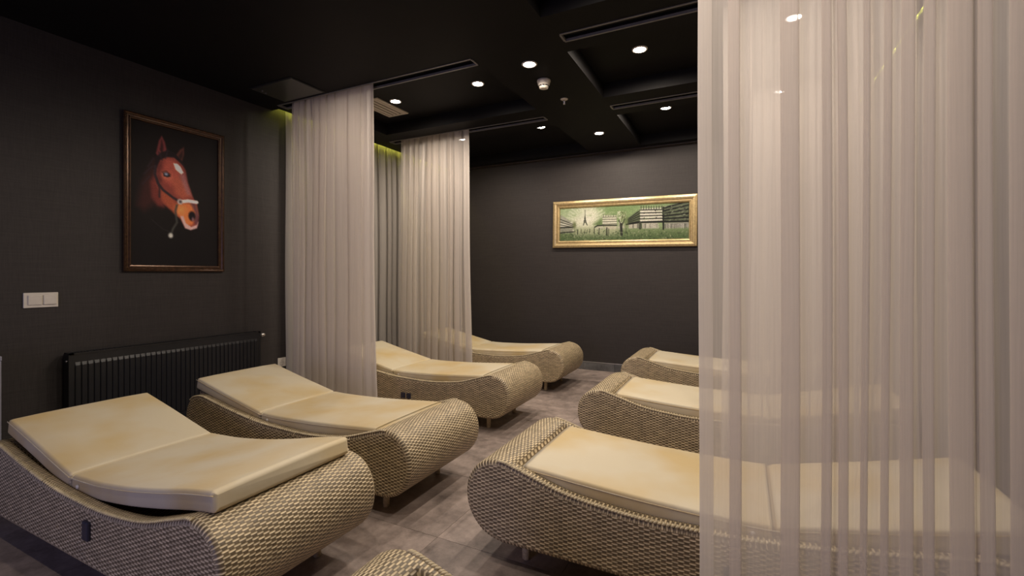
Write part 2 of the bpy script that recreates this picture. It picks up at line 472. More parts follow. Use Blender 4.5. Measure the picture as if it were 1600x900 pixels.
# ------------------------------------------------------------------ downlights
def downlight(x, y, z, label, watts=1.0, blend=.7):
    t = thing('recessed_downlight', label, 'ceiling light', (x, y, z), 0, 'recessed spotlights in the black ceiling')
    q = MB(); q.lathe([(.043, 0), (.056, 0), (.056, -.004), (.050, -.007), (.043, -.006), (.043, 0)], 28, cap=False)
    q.build('trim_ring', M['whiteplastic'], t)
    q = MB(); q.lathe([(.0, -.0035), (.030, -.004), (.043, -.003)], 28, cap=False); q.build('lens', M['lens'], t)
    l = bpy.data.lights.new('downlight_lamp', 'SPOT')
    l.energy = SPOT_W*watts; l.color = WARM; l.spot_size = R(179); l.spot_blend = blend; l.shadow_soft_size = .04
    o = bpy.data.objects.new('downlight_lamp', l); C.objects.link(o); o.parent = t; o.location = (0, 0, -.03)
DL = [
 (-1.37, 3.04, ZC, 'large bright ceiling spotlight on the centre beam beside the smoke detector', 1.1, .25),
 (-1.37, 4.85, ZC, 'ceiling spotlight on the centre beam nearest the back wall', 1.5, .15),
 (-.667, 3.42, ZH, 'ceiling spotlight in the nearer coffer right of the centre beam', 1, .25),
 (-.672, 4.73, ZH, 'ceiling spotlight in the far coffer right of the centre beam, under the farther track', 1, .25),
 (-2.023, 3.42, ZH, 'ceiling spotlight in the nearer left coffer just below the track end', 1),
 (-2.922, 3.425, ZH, 'ceiling spotlight beside the white air vent', 1),
 (-1.993, 4.73, ZH, 'ceiling spotlight in the far left coffer near the end of the farther left track', 1),
 (-3.019, 4.733, ZH, 'ceiling spotlight glimpsed through the top of the farther left curtain', 1),
 (.289, 3.43, ZH, 'ceiling spotlight shining through the big sheer curtain, upper of two', 1),
 (.294, 4.765, ZH, 'ceiling spotlight shining through the big sheer curtain, lower of two', 1),
 (-1.37, 1.23, ZC, 'assumed unseen ceiling spotlight on the centre beam above the near loungers', 1.15),  # from here on unseen lamps, added to light the near end of the room
 (-.67, 2.08, ZH, 'assumed ceiling spotlight over the nearest right lounger, outside the picture', 1.3),
 (.29, 2.08, ZH, 'assumed ceiling spotlight over the head of the nearest right lounger, outside the picture', 1.1),
 (.29, .62, ZH, 'assumed ceiling spotlight before the big sheer curtain, outside the picture', .15),
 (-.67, .62, ZH, 'assumed ceiling spotlight over the lounger at the bottom edge, outside the picture', 1.7),
]
for a in DL: downlight(*a)

# ------------------------------------------------------------------ loungers
def spline(pts, n, closed=False):
    out = []; m = len(pts)
    segs = m if closed else m-1
    for i in range(segs):
        p1 = pts[i]; p2 = pts[(i+1) % m]
        p0 = pts[(i-1) % m] if (closed or i > 0) else p1
        p3 = pts[(i+2) % m] if (closed or i+2 < m) else p2
        for k in range(n):
            t = k/n
            out.append(tuple(.5*((2*p1[j]) + (-p0[j]+p2[j])*t + (2*p0[j]-5*p1[j]+4*p2[j]-p3[j])*t*t + (-p0[j]+3*p1[j]-3*p2[j]+p3[j])*t**3) for j in range(len(p1))))
    if not closed: out.append(tuple(pts[-1]))
    return out
def interp(x, pts):
    if x <= pts[0][0]: return pts[0][1]
    for (a, b_) in zip(pts, pts[1:]):
        if x <= b_[0]:
            t = (x-a[0])/(b_[0]-a[0]); return a[1] + (b_[1]-a[1])*t
    return pts[-1][1]

LW = .66                # lounger width
PROF = [(0,.27),(.012,.345),(.058,.405),(.125,.433),(.19,.430),(.27,.407),(.43,.362),(.60,.340),(.76,.331),(.95,.335),(1.12,.345),
        (1.36,.377),(1.55,.412),(1.66,.430),(1.73,.422),(1.79,.385),(1.825,.32),(1.828,.25),(1.79,.165),(1.72,.112),(1.60,.10),
        (1.2,.10),(.8,.10),(.45,.10),(.26,.10),(.15,.103),(.075,.132),(.02,.195)]
prof = spline(PROF, 5, True)
TOPS = [p for p in PROF[3:15]]
DECK = [(.20,.0),(.222,.005),(.245,.075),(.30,.078),(.45,.055),(.65,.042),(.85,.038),(1.2,.036),(1.6,.036),(1.68,.03),(1.73,.004),(1.74,0)]
arc = [0.0]
for a, b_ in zip(prof, prof[1:] + prof[:1]):
    arc.append(arc[-1] + math.hypot(b_[0]-a[0], b_[1]-a[1]))

def normal2(i):
    a = prof[i-1]; b_ = prof[(i+1) % len(prof)]
    t = Vector((b_[0]-a[0], b_[1]-a[1])).normalized()
    return Vector((t.y, -t.x))        # points inwards for this winding

def body_mesh():
    n = len(prof)
    inset = .045
    st = [(0.0, .020, 0), (.003, .010, 0), (.009, .003, 0), (.020, 0, 0), (inset-.002, 0, 0), (inset, 0, 1), (LW/2, 0, 1)]
    st = st + [(LW-y, s_, d) for (y, s_, d) in reversed(st[:-1])]
    V = []
    for (y, sh, dk) in st:
        for i, (s, z) in enumerate(prof):
            nn = normal2(i); ps, pz = s + nn.x*sh, z + nn.y*sh
            if dk and i < 5*16 and i > 10: pz -= interp(s, DECK)
            V.append((ps, y, pz))
    F = []; UV = []
    for j in range(len(st)-1):
        for i in range(n):
            i2 = (i+1) % n
            F.append((j*n+i, (j+1)*n+i, (j+1)*n+i2, j*n+i2))
            y0, y1 = st[j][0], st[j+1][0]
            UV.append([(y0, arc[i]), (y1, arc[i]), (y1, arc[i+1]), (y0, arc[i+1])])
    m = len(st)-1
    F.append(tuple(range(n))); UV.append([(V[k][0], V[k][2]) for k in range(n)])
    F.append(tuple(m*n+k for k in reversed(range(n)))); UV.append([(V[m*n+k][0], V[m*n+k][2]) for k in reversed(range(n))])
    me = bpy.data.meshes.new('wicker_body'); me.from_pydata(V, [], F)
    l = me.uv_layers.new(name='UVMap'); l.data.foreach_set('uv', [c for f in UV for uv in f for c in uv])
    sm = [True]*len(F); sm[-1] = sm[-2] = False
    me.polygons.foreach_set('use_smooth', sm)
    # the weave has to follow the wrapped edge as well
    me.update(); me.materials.append(M['wicker'])
    return me

def braid_mesh(yc):
    """twisted braid laid along the top rim of one side"""
    path = [(s, z) for (s, z) in spline([(.16,.434)] + PROF[4:14] + [(1.745,.416),(1.79,.385)], 26)]
    q = MB(); acc = 0; last = path[0]; k = 0
    for p in path[1:]:
        d = math.hypot(p[0]-last[0], p[1]-last[1]); 
        if d < .0095: continue
        t = Vector((p[0]-last[0], 0, p[1]-last[1])).normalized()
        nrm = Vector((-t.z, 0, t.x))
        c = Vector((last[0], yc, last[1])) - nrm*.0015
        tilt = (t*.8 + Vector((0, 1, 0))*.9).normalized()
        side = tilt.cross(nrm).normalized()
        vs = []; 
        for (h, r) in ((-.011, .002), (-.005, .0055), (.005, .0055), (.011, .002)):
            for g in range(6):
                a = math.pi*2*g/6
                vs.append(c + tilt*h + side*(r*math.cos(a)) + nrm*(r*math.sin(a)))
        fs = [(i*6+g, i*6+(g+1) % 6, (i+1)*6+(g+1) % 6, (i+1)*6+g) for i in range(3) for g in range(6)]
        fs += [tuple(reversed(range(6))), tuple(18+g for g in range(6))]
        q.add(vs, fs, True)
        last = p
    me = q.mesh('braided_rim'); me.materials.append(M['braid'])
    return me

def leg_mesh():
    q = MB(); q.lathe([(.013, 0), (.0165, .004), (.0165, .03), (.0175, .034), (.0165, .038), (.0165, .07), (.0175, .074), (.017, .125)], 16)
    me = q.mesh('leg'); me.materials.append(M['leg']); return me

body_me = body_mesh(); braid0 = braid_mesh(.007); braid1 = braid_mesh(LW-.007); leg_me = leg_mesh()

def uvbox(q, parent, name, mat):
    """build a small wicker slab with box-mapped UVs"""
    me = q.mesh(name, .006, 2)
    l = me.uv_layers.new(name='UVMap')
    for p in me.polygons:
        n = p.normal
        for li in p.loop_indices:
            c = me.vertices[me.loops[li].vertex_index].co
            l.data[li].uv = (c.y, c.x) if abs(n.z) > .5 else ((c.x, c.z) if abs(n.y) > .5 else (c.y, c.z))
    return link(name, me, mat, parent)

def latch_mesh():
    q = MB(); q.box(-.023, .023, -.012, .004, -.036, .036)
    me = q.mesh('latch', .006, 2); me.materials.append(M['blackplastic']); return me
latch_me = latch_mesh()

def lounger(x, y, flip, label, latches=(), back=None, rz=0.0):
    """origin at the nose (foot end) of the near side, body runs along local +x towards its head"""
    t = thing('sun_lounger', label, 'lounger', (x, y, 0), rz, 'wicker wave loungers')
    def part(o):
        if flip:
            o.scale = (-1, 1, 1)
        return o
    sgn = -1 if flip else 1
    o = link('wicker_body', body_me, None, t); o.scale.x = sgn
    for me in (braid0, braid1):
        o = link('braided_rim', me, None, t); o.scale.x = sgn
    for sx in (.235, 1.60):
        for sy in (.105, LW-.105):
            o = link('leg', leg_me, None, t); o.location = (sgn*sx, sy, 0)
    if back:
        s0, z0, s1, z1 = back
        q = MB(); L_ = math.hypot(s1-s0, z1-z0)
        q.box(0, L_, .060, LW-.060, -.028, 0)
        o = uvbox(q, t, 'backrest_panel', M['wicker'])
        o.location = (sgn*s0, 0, z0); a = math.atan2(z1-z0, s1-s0)
        o.scale.x = sgn; o.rotation_euler = (0, -a*sgn, 0)
    for (s, z) in latches:
        o = link('latch', latch_me, None, t); o.location = (sgn*s, 0, z)
        if len(latches) > 1: o.scale = (.9, 1, .6)
        o['label'] = 'black plastic latch on the wicker side'
    return t

# mattresses ------------------------------------------------------------
MWD, MTH = .568, .071
def section(name, bottom, parent, flip, y0, rounded_foot=True, seed=0):
    """a padded slab following the bottom curve [(s,z)...]; rounded cross-section with a sewn seam"""
    rnd = random.Random(seed)
    pts = spline(bottom, 6)
    c, th, wd = .013, MTH, MWD
    ring = []
    for (cy, cz, a0) in ((c, c, 180), (wd-c, c, 270), (wd-c, th-c, 0), (c, th-c, 90)):
        rr = []
        for k in range(4):
            a = R(a0 + 30*k); rr.append((cy + c*math.cos(a), cz + c*math.sin(a)))
        ring.append(rr)
    loop = ring[0]
    n_in = 5
    loop += [(c + (wd-2*c)*k/(n_in+1), 0) for k in range(1, n_in+1)] + ring[1] + ring[2]
    loop += [(wd-c - (wd-2*c)*k/(n_in+1), th) for k in range(1, n_in+1)] + ring[3]
    m = len(loop)
    V = []; F = []
    st = []
    tot = len(pts)
    # end stations rounded
    ends = [(.0, .016), (.004, .007), (.014, .0)]
    def frame(i):
        a = pts[max(0, i-1)]; b_ = pts[min(tot-1, i+1)]
        t = Vector((b_[0]-a[0], b_[1]-a[1])).normalized()
        return t, Vector((-t.y, t.x))
    def addst(p, t, nn, shrink):
        s0 = p
        for (cy, cz) in loop:
            yy = min(max(cy, shrink), wd-shrink); zz = min(max(cz, shrink), th-shrink)
            f = (cy/wd)*2-1
            puff = .004*(1-f**4) if cz > th*.7 else 0
            q_ = Vector(s0) + nn*(zz+puff)
            V.append(((-1 if flip else 1)*q_.x, y0+yy, q_.y))
        st.append(1)
    for i, p in enumerate(pts):
        t, nn = frame(i)
        if i == 0:
            for (d, sh) in ends: addst((p[0]+t.x*d, p[1]+t.y*d), t, nn, sh)
        elif i == tot-1:
            for (d, sh) in reversed(ends): addst((p[0]-t.x*d, p[1]-t.y*d), t, nn, sh)
        else:
            addst(p, t, nn, 0)
    ns = len(st)
    for j in range(ns-1):
        for k in range(m):
            k2 = (k+1) % m
            F.append((j*m+k, j*m+k2, (j+1)*m+k2, (j+1)*m+k))
    F.append(tuple(reversed(range(m)))); F.append(tuple((ns-1)*m+k for k in range(m)))
    me = bpy.data.meshes.new(name); me.from_pydata(V, [], F)
    bm = bmesh.new(); bm.from_mesh(me); bmesh.ops.recalc_face_normals(bm, faces=bm.faces); bm.to_mesh(me); bm.free()
    me.polygons.foreach_set('use_smooth', [True]*len(me.polygons))
    o = link(name, me, M['cushion'], parent)
    # piping seams along both long sides near top edge
    for zf in (.80,):
        for yy in (-.0005, wd+.0005):
            line = []
            for i, p in enumerate(pts):
                t, nn = frame(i); q_ = Vector(p) + nn*(th*zf)
                line.append(((-1 if flip else 1)*q_.x, y0+yy, q_.y))
            sq = MB(); sq.tube(line, .0022, 6); sq.build('seam', M['cushion'], o)
    return o

def mattress(x, y, flip, label, foot, back, y0=.047, extras=True, seed=0, rz=0.0):
    t = thing('lounger_mattress', label, 'mattress', (x, y, 0), rz, 'cream lounger mattresses')
    section('foot_section', foot, t, flip, y0, seed=seed)
    section('backrest_section', back, t, flip, y0, seed=seed+1)
    sgn = -1 if flip else 1
    # gathered fabric hinge between the two sections
    h = foot[-1]
    for yy in (y0+.006, y0+MWD-.006):
        q = MB()
        for k in range(4):
            zz = h[1] + .010 + k*.014
            q.lathe([(.001, -.012), (.006, -.008), (.006, .008), (.001, .012)], 8, (sgn*(h[0]+.004), yy, zz), 'x')
        q.build('hinge_gather', M['cushion'], t)
    if extras:
        q = MB(); q.lathe([(.0, -.006), (.008, -.005), (.009, 0)], 12, (sgn*(h[0]-.07), y0-.001, h[1]+.035), 'y', cap=False)
        q.build('zip_pull', M['whiteplastic'], t)
    return t

FOOT = [(.235,.347),(.35,.340),(.5,.329),(.7,.317),(.9,.310),(1.05,.308),(1.155,.311)]
BACK = [(1.165,.312),(1.35,.352),(1.55,.396),(1.80,.455)]
BP = (1.15, .312, 1.775, .437)
X1, X2, X3, X4 = -1.39, -1.417, -1.55, -1.60
# left row (feet towards the aisle on their +x side): flip
lounger(X1, .85, True, 'nearest wicker lounger of the left row, one dark latch on its side', [(.80, .245)], (1.08, .312, 1.70, .42))
lounger(X2, 1.76, True, 'second wicker lounger of the left row, before the radiator and near curtain', [], BP)
lounger(X3, 3.08, True, 'third wicker lounger of the left row, between the two left curtains', [(.935, .192), (.995, .192)], BP)
lounger(X4, 4.38, True, 'farthest wicker lounger of the left row, next to the back wall', [], BP)
FOOT1 = [(.105,.440),(.25,.418),(.42,.384),(.62,.350),(.82,.326),(.95,.318),(1.07,.313)]
BACK1 = [(1.082,.313),(1.25,.352),(1.45,.400),(1.70,.456)]
mattress(X1, .85, True, 'cream mattress slid forward over the foot end of the nearest left lounger', FOOT1, BACK1, seed=1)
mattress(X2, 1.76, True, 'stained cream mattress on the second left lounger, head raised before the radiator', FOOT, BACK, seed=3)
mattress(X3, 3.08, True, 'cream mattress on the third left lounger, partly behind the near curtain', FOOT, BACK, seed=5)
mattress(X4, 4.38, True, 'cream mattress on the farthest left lounger by the back wall', FOOT, BACK, seed=7)
# right row
RX = [(-.985, .375), (-1.054, 1.68), (-1.0, 3.0), (-1.03, 4.36)]
rl = ['wicker lounger cut off at the bottom centre edge, only its rounded foot end showing',
      'large wicker lounger of the right row, front one running behind the big sheer curtain',
      'middle wicker lounger of the right row, second behind the big sheer curtain',
      'farthest wicker lounger of the right row, below the gold framed painting']
ml = ['cream mattress corner on the lounger at the bottom centre edge',
      'cream mattress on the front right lounger, half veiled by the big sheer curtain',
      'cream mattress on the middle right lounger',
      'cream mattress on the farthest right lounger below the gold framed painting']
for i, (x, y) in enumerate(RX):
    lounger(x, y, False, rl[i], [(1.02, .205)] if i == 1 else [], BP)
    mattress(x, y, False, ml[i], FOOT, BACK, seed=20+2*i)

# ------------------------------------------------------------------ curtains
def curtain(name, label, path_top, path_bot, z0, z1, mat, group, rows=26, hem=True, lead=None, sway=.004, seed=1):
    """two plan curves of equal length (top and bottom); ruled surface with soft sway between them"""
    rnd = random.Random(seed)
    n = len(path_top)
    V = []; F = []
    ph = [rnd.uniform(0, 6.28) for _ in range(n)]
    for r in range(rows+1):
        t = r/rows; z = z1 + (z0-z1)*t
        e = t**.8
        lx = lead(t) if lead else 0
        for k in range(n):
            a, b_ = path_top[k], path_bot[k]
            u = k/(n-1)
            sw = sway*math.sin(2.2*math.pi*t + 9*u + seed)
            V.append((a[0]+(b_[0]-a[0])*e + sw + lx*u**6, a[1]+(b_[1]-a[1])*e + sw*.6, z))
    for r in range(rows):
        for k in range(n-1):
            F.append((r*n+k, r*n+k+1, (r+1)*n+k+1, (r+1)*n+k))
    o = obj(name, V, F, mat, None, True)
    tag(o, label, 'curtain', group)
    return o, V, n, rows

def fold_path(x0, x1, y, amp, folds, over, seed, axis='x', per=14):
    """omega folds: the cloth swings across the line and doubles back a little on itself"""
    rnd = random.Random(seed)
    wds = [rnd.uniform(.6, 1.5) for _ in range(folds)]; tot = sum(wds)
    out = []; x = x0
    for w_ in wds:
        d = (x1-x0)*w_/tot; a = amp*rnd.uniform(.7, 1.2); ov = over*rnd.uniform(.6, 1.25)
        for k in range(per):
            p = 2*math.pi*k/per
            xx = x + d*k/per - ov*abs(d)*.5*math.sin(2*p)*(1 if x1 > x0 else -1)
            yy = y + a*math.sin(p)
            out.append((xx, yy) if axis == 'x' else (yy, xx))
        x += d
    out.append((x1, y) if axis == 'x' else (y, x1))
    return out
ZT = ZC + .028
G = 'sheer curtains'
def hem_strip(o, V, n, rows, k0, k1, mat, name='side_hem', dy=-.003):
    W = []; F = []; m = k1-k0+1
    for r in range(rows+1):
        for k in range(k0, k1+1):
            v = V[r*n+k]; W.append((v[0], v[1]+dy, v[2]))
    for r in range(rows):
        for k in range(m-1): F.append((r*m+k, r*m+k+1, (r+1)*m+k+1, (r+1)*m+k))
    obj(name, W, F, mat, o, True)
# near left curtain
pt = fold_path(-3.585, -2.665, 2.835, .018, 9, .75, 4)
pb = fold_path(-3.59, -2.665, 2.835, .030, 9, .75, 4)
o, V, n, rows = curtain('sheer_curtain', 'white sheer curtain on the left, nearer one, between the second and third loungers', pt, pb, .025, ZT, M['sheer'], G,
        lead=lambda t: .055*max(0, t-.45)/.55, seed=3)
hem_strip(o, V, n, rows, n-5, n-1, M['sheer_hem'])
# farther left curtain
pt = fold_path(-3.46, -2.58, 4.165, .020, 10, .6, 9)
pb = fold_path(-3.50, -2.575, 4.165, .034, 10, .6, 9)
o, V, n, rows = curtain('sheer_curtain', 'white sheer curtain on the left, farther one, beside the back wall', pt, pb, .025, ZT, M['sheer'], G,
        lead=lambda t: .045*t, seed=5)
hem_strip(o, V, n, rows, n-5, n-1, M['sheer_hem'])
# wall curtains in the side niches
pt = fold_path(2.965, 5.62, XL+.045, .018, 24, .5, 12, 'y')
pb = fold_path(2.965, 5.62, XL+.052, .026, 24, .5, 12, 'y')
curtain('wall_curtain', 'sheer curtain along the left wall under the yellow lit cove, its shade painted grey', pt, pb, .03, ZC+.05, M['sheer_back'], None, seed=7)
pt = fold_path(2.99, 5.62, XR-.045, .018, 24, .5, 13, 'y')
pb = fold_path(2.99, 5.62, XR-.052, .026, 24, .5, 13, 'y')
curtain('wall_curtain', 'sheer curtain along the right wall, its shade painted grey, glimpsed behind the big curtain', pt, pb, .03, ZC+.05, M['sheer_back'], None, seed=8)
# right-hand curtains between the right loungers, seen through the big one
pt = fold_path(-.09, .72, 2.80, .018, 8, .35, 21); pb = fold_path(-.10, .735, 2.80, .028, 8, .35, 21)
curtain('sheer_curtain', 'pale sheer curtain between the front and middle right loungers, seen through the big curtain', pt, pb, .025, ZT, M['sheer'], G, seed=11)
pt = fold_path(.10, .86, 4.16, .020, 9, .6, 22); pb = fold_path(.08, .86, 4.16, .034, 9, .6, 22)
curtain('sheer_curtain', 'pale sheer curtain between the middle and farthest right loungers, deepest behind the big curtain', pt, pb, .025, ZT, M['sheer'], G, seed=12)
pt = fold_path(.768, .86, 2.80, .016, 2, .5, 31); pb = fold_path(.765, .87, 2.80, .022, 2, .5, 31)
curtain('sheer_curtain', 'narrow gathered sheer panel next to the right wall, behind the big curtain', pt, pb, .025, ZT, M['sheer'], G, seed=14)
# the big curtain in front: sharp overlapped pleats with flat single cloth between them
def big_path(amp, jit, seed):
    rnd = random.Random(seed)
    pleats = [(-.034,-.007),(.089,.127),(.180,.197),(.220,.236),(.262,.272),(.303,.315),(.342,.363),(.384,.400),(.434,.471),(.484,.502),(.532,.554),(.60,.63),(.68,.70),(.75,.79),(.84,.86)]
    P = [(-.112, 0), (-.098, -.004), (-.075, -.002), (-.055, .004)]
    for (a, b_) in pleats:
        j = rnd.uniform(-jit, jit); a += j; b_ += j
        d = amp*rnd.uniform(.7, 1.3)
        P += [(a-.006, .2*d), (a+.3*(b_-a), -.3*d), (b_, -.9*d), (b_+.001, -1.25*d), (b_-.004, -1.4*d), (a+.004, -.75*d), (a-.001, -.45*d), (a, .1*d), (a+.5*(b_-a), .55*d), (b_+.008, .5*d)]
    P += [(.91, .004), (.95, -.004), (.985, 0)]
    return [(x, 1.42+y) for (x, y) in spline(P, 3)]
pt = big_path(.010, .010, 5); pb = big_path(.014, 0.0, 5)
o, V, n, rows = curtain('sheer_curtain', 'big white sheer curtain hanging in the right foreground', pt, pb, .025, ZT, M['sheer'], G, rows=30, sway=.0025, seed=2)
hem_strip(o, V, n, rows, 0, 6, M['sheer_hem'])

# ------------------------------------------------------------------ pictures
def rails(parent, w_, h_, prof, mats, name='frame_rail'):
    """four mitred rails in the local XZ plane facing -y; prof = [(inset from the outer edge, height towards -y)...]"""
    cs = [(-w_/2,-h_/2),(w_/2,-h_/2),(w_/2,h_/2),(-w_/2,h_/2)]
    for k in range(4):
        a, b_ = cs[k], cs[(k+1) % 4]
        t = Vector((b_[0]-a[0], b_[1]-a[1])).normalized(); nn = Vector((-t.y, t.x))
        V = []; m = len(prof)
        for (end, sg) in ((a, 1), (b_, -1)):
            for (i_, hh) in prof:
                p = Vector(end) + nn*i_ + t*(i_*sg)
                V.append((p.x, -hh, p.y))
        F = [(i, i+1, m+i+1, m+i) for i in range(m-1)] + [(m-1, 0, m, 2*m-1)]
        F += [tuple(range(m)), tuple(m+i for i in reversed(range(m)))]
        me = bpy.data.meshes.new(name); me.from_pydata(V, [], F)
        bm = bmesh.new(); bm.from_mesh(me); bmesh.ops.recalc_face_normals(bm, faces=bm.faces); bm.to_mesh(me); bm.free()
        o = link(name, me, mats[0], parent)
        if len(mats) > 1:
            me.materials.append(mats[1])
            for i in range(m-1):
                if prof[i][0] == prof[i+1][0] == 0: me.polygons[i].material_index = 1

class Canvas:
    def __init__(s, W, H, col):
        s.W, s.H = W, H
        s.a = np.zeros((H, W, 3)); s.a[:] = col
        s.X, s.Y = np.meshgrid((np.arange(W)+.5)/W, (np.arange(H)+.5)/H)
        s.asp = H/W
    def _blend(s, d, col, soft, op):
        m = np.clip(.5 - d/(2*soft), 0, 1); m = m*m*(3-2*m)*op
        s.a += m[..., None]*(np.array(col)-s.a)
    def segd(s, p, q):
        px, py = s.X-p[0], (s.Y-p[1])*s.k; dx, dy = q[0]-p[0], (q[1]-p[1])*s.k
        t = np.clip((px*dx+py*dy)/(dx*dx+dy*dy+1e-12), 0, 1)
        return np.hypot(px-t*dx, py-t*dy)
    k = 1.0
    def poly(s, pts, col, soft=.012, op=1.0):
        d = np.full(s.X.shape, 9.0); ins = np.zeros(s.X.shape, bool)
        for i in range(len(pts)):
            p, q = pts[i], pts[(i+1) % len(pts)]
            d = np.minimum(d, s.segd(p, q))
            c = ((p[1] > s.Y) != (q[1] > s.Y)) & (s.X < (q[0]-p[0])*(s.Y-p[1])/(q[1]-p[1]+1e-12)+p[0])
            ins ^= c
        s._blend(np.where(ins, -d, d), col, soft, op)
    def line(s, pts, wd, col, soft=.006, op=1.0):
        d = np.full(s.X.shape, 9.0)
        for p, q in zip(pts, pts[1:]): d = np.minimum(d, s.segd(p, q))
        s._blend(d-wd/2, col, soft, op)
    def ell(s, c, r, col, soft=.01, op=1.0):
        d = np.hypot((s.X-c[0])/r[0], (s.Y-c[1])/r[1])-1
        s._blend(d*min(r), col, soft, op)
    def noise(s, amt, seed, cell=1):
        r = np.random.RandomState(seed); n_ = r.rand(s.H//cell+1, s.W//cell+1)-.5
        n_ = np.kron(n_, np.ones((cell, cell)))[:s.H, :s.W]
        s.a *= (1+amt*n_)[..., None]
    def mesh(s, name, w_, h_, mat, parent, y=0.0, gain=1.0, sat=.8):
        """canvas quad grid in the local XZ plane; row 0 on top"""
        W, H = s.W, s.H
        V = [(-w_/2+w_*i/W, y, h_/2-h_*j/H) for j in range(H+1) for i in range(W+1)]
        F = [(j*(W+1)+i, (j+1)*(W+1)+i, (j+1)*(W+1)+i+1, j*(W+1)+i+1) for j in range(H) for i in range(W)]
        me = bpy.data.meshes.new(name); me.from_pydata(V, [], F)
        c = np.clip(s.a/255.0, 0, 1); lin = np.where(c <= .04045, c/12.92, ((c+.055)/1.055)**2.4)
        g = lin.mean(axis=2, keepdims=True); lin = g+(lin-g)*sat
        lin = np.clip(lin*gain, 0, .95)
        pad = np.zeros((H+1, W+1, 4)); pad[..., 3] = 1
        e = np.pad(lin, ((0, 1), (0, 1), (0, 0)), mode='edge'); pad[..., :3] = e
        at = me.color_attributes.new('paint', 'FLOAT_COLOR', 'POINT')
        at.data.foreach_set('color', pad.reshape(-1).astype(np.float32))
        me.update()
        return link(name, me, mat, parent)

# --- horse portrait on the left wall
HP_Y, HP_Z, HP_W, HP_H = 2.043, 1.786, .70, 1.125
t = thing('horse_painting', 'framed oil painting of a bay horse head on black, above the radiator', 'painting', (XL, HP_Y, HP_Z), R(90))
rails(t, HP_W, HP_H, [(0,0),(0,.026),(.008,.030),(.016,.026),(.022,.020),(.030,.020),(.036,.024),(.044,.022),(.048,.012),(.048,0)], [M['walnut'], M['walnutdark']])
cw, ch = HP_W-.09, HP_H-.09
cv = Canvas(150, 250, (9, 6, 7)); cv.k = ch/cw
# painted outline, given in the sketch frame below and mapped to the canvas: columns/rows of a 600x900 study of the portrait
def hq(p):
    X, Y = p
    u = X/600.0; v = Y/900.0
    yy = 1.721 + (2.24-1.721)*u
    zt = 2.228 + (2.374-2.228)*u; zb = 1.42 + (1.451-1.42)*u
    zz = zt + (zb-zt)*v
    return ((yy-(HP_Y-cw/2))/cw, ((HP_Z+ch/2)-zz)/ch)
def hp(pts): return [hq(p) for p in pts]
cv.ell(hq((320,420)), (.50,.34), (17,11,11), .2, .8)
cv.poly(hp([(150,330),(200,240),(250,300),(260,480),(300,600),(250,625),(190,600),(120,650),(70,600),(100,430)]), (48,20,18), .06, .8)
cv.poly(hp([(165,420),(215,330),(250,450),(270,620),(220,605),(175,540)]), (92,36,30), .03, .9)
cv.poly(hp([(195,340),(235,250),(290,215),(345,228),(405,265),(445,335),(462,430),(500,530),(540,600),(556,690),(545,765),(485,795),(440,780),(405,715),(372,690),(330,645),(260,590),(230,500),(205,430)]), (104,44,36), .015)
cv.poly(hp([(245,480),(330,540),(372,600),(370,680),(310,630),(255,570)]), (128,58,34), .03, .9)
cv.poly(hp([(215,300),(250,260),(280,330),(255,420),(225,430)]), (70,28,26), .03, .8)
cv.poly(hp([(280,240),(350,250),(400,330),(385,420),(320,450),(270,420),(250,330)]), (142,62,48), .04, .8)
cv.poly(hp([(320,400),(400,380),(450,440),(490,540),(420,560),(360,520)]), (138,66,46), .04, .8)
cv.poly(hp([(395,360),(435,360),(460,440),(490,530),(455,520),(420,440)]), (124,84,88), .03, .7)
cv.poly(hp([(372,600),(450,588),(528,598),(545,670),(500,760),(450,770),(405,705),(368,665)]), (176,92,40), .03, .95)
cv.ell(hq((400,640)), (.05,.03), (196,112,52), .04, .8)
cv.poly(hp([(470,560),(530,590),(556,690),(545,765),(520,740),(520,660)]), (74,44,50), .025, .9)
cv.poly(hp([(400,690),(425,690),(445,745),(490,775),(540,758),(552,735),(540,785),(485,800),(440,785),(415,735)]), (170,134,130), .012, .95)
cv.ell(hq((497,690)), (.042,.036), (16,10,14), .012)
cv.ell(hq((505,715)), (.014,.014), (120,84,90), .012, .8)
cv.poly(hp([(345,278),(375,282),(400,305),(425,350),(408,362),(385,345),(362,325)]), (226,210,190), .012)
cv.ell(hq((288,372)), (.058,.030), (158,84,62), .02, .8)
cv.poly(hp([(262,352),(285,346),(312,360),(320,382),(295,386),(268,378)]), (14,10,14), .01)
cv.ell(hq((287,362)), (.020,.010), (128,138,160), .01, .9)
cv.line(hp([(255,345),(288,338),(322,368)]), .012, (60,24,22), .01, .8)
cv.poly(hp([(208,200),(230,100),(252,62),(275,108),(290,170),(268,225),(225,225)]), (92,38,38), .012)
cv.poly(hp([(238,170),(252,90),(264,150),(258,215)]), (34,16,18), .015, .9)
cv.poly(hp([(365,212),(395,172),(430,150),(432,205),(415,262),(385,240)]), (66,34,28), .012)
cv.poly(hp([(385,225),(415,180),(418,225),(402,250)]), (28,16,16), .012, .8)
cv.poly(hp([(190,320),(205,230),(250,190),(310,175),(360,205),(425,275),(445,320),(410,285),(350,232),(290,228),(240,250),(215,310)]), (22,14,17), .012, .95)
for (a, b_) in (((150,300),(190,240)),((120,360),(180,300)),((110,440),(160,380)),((230,190),(255,250)),((300,170),(280,240))):
    cv.line(hp([a, b_]), .014, (34,26,34), .012, .7)
cv.line(hp([(205,300),(200,360),(222,430),(262,485),(340,545),(400,580)]), .030, (36,26,30), .010)
cv.line(hp([(215,400),(235,470),(235,540)]), .022, (34,24,27), .010, .8)
cv.line(hp([(398,578),(465,572),(538,582)]), .040, (198,182,172), .010)
cv.ell(hq((398,578)), (.032,.020), (150,140,136), .008)
cv.ell(hq((400,578)), (.016,.010), (60,50,52), .008)
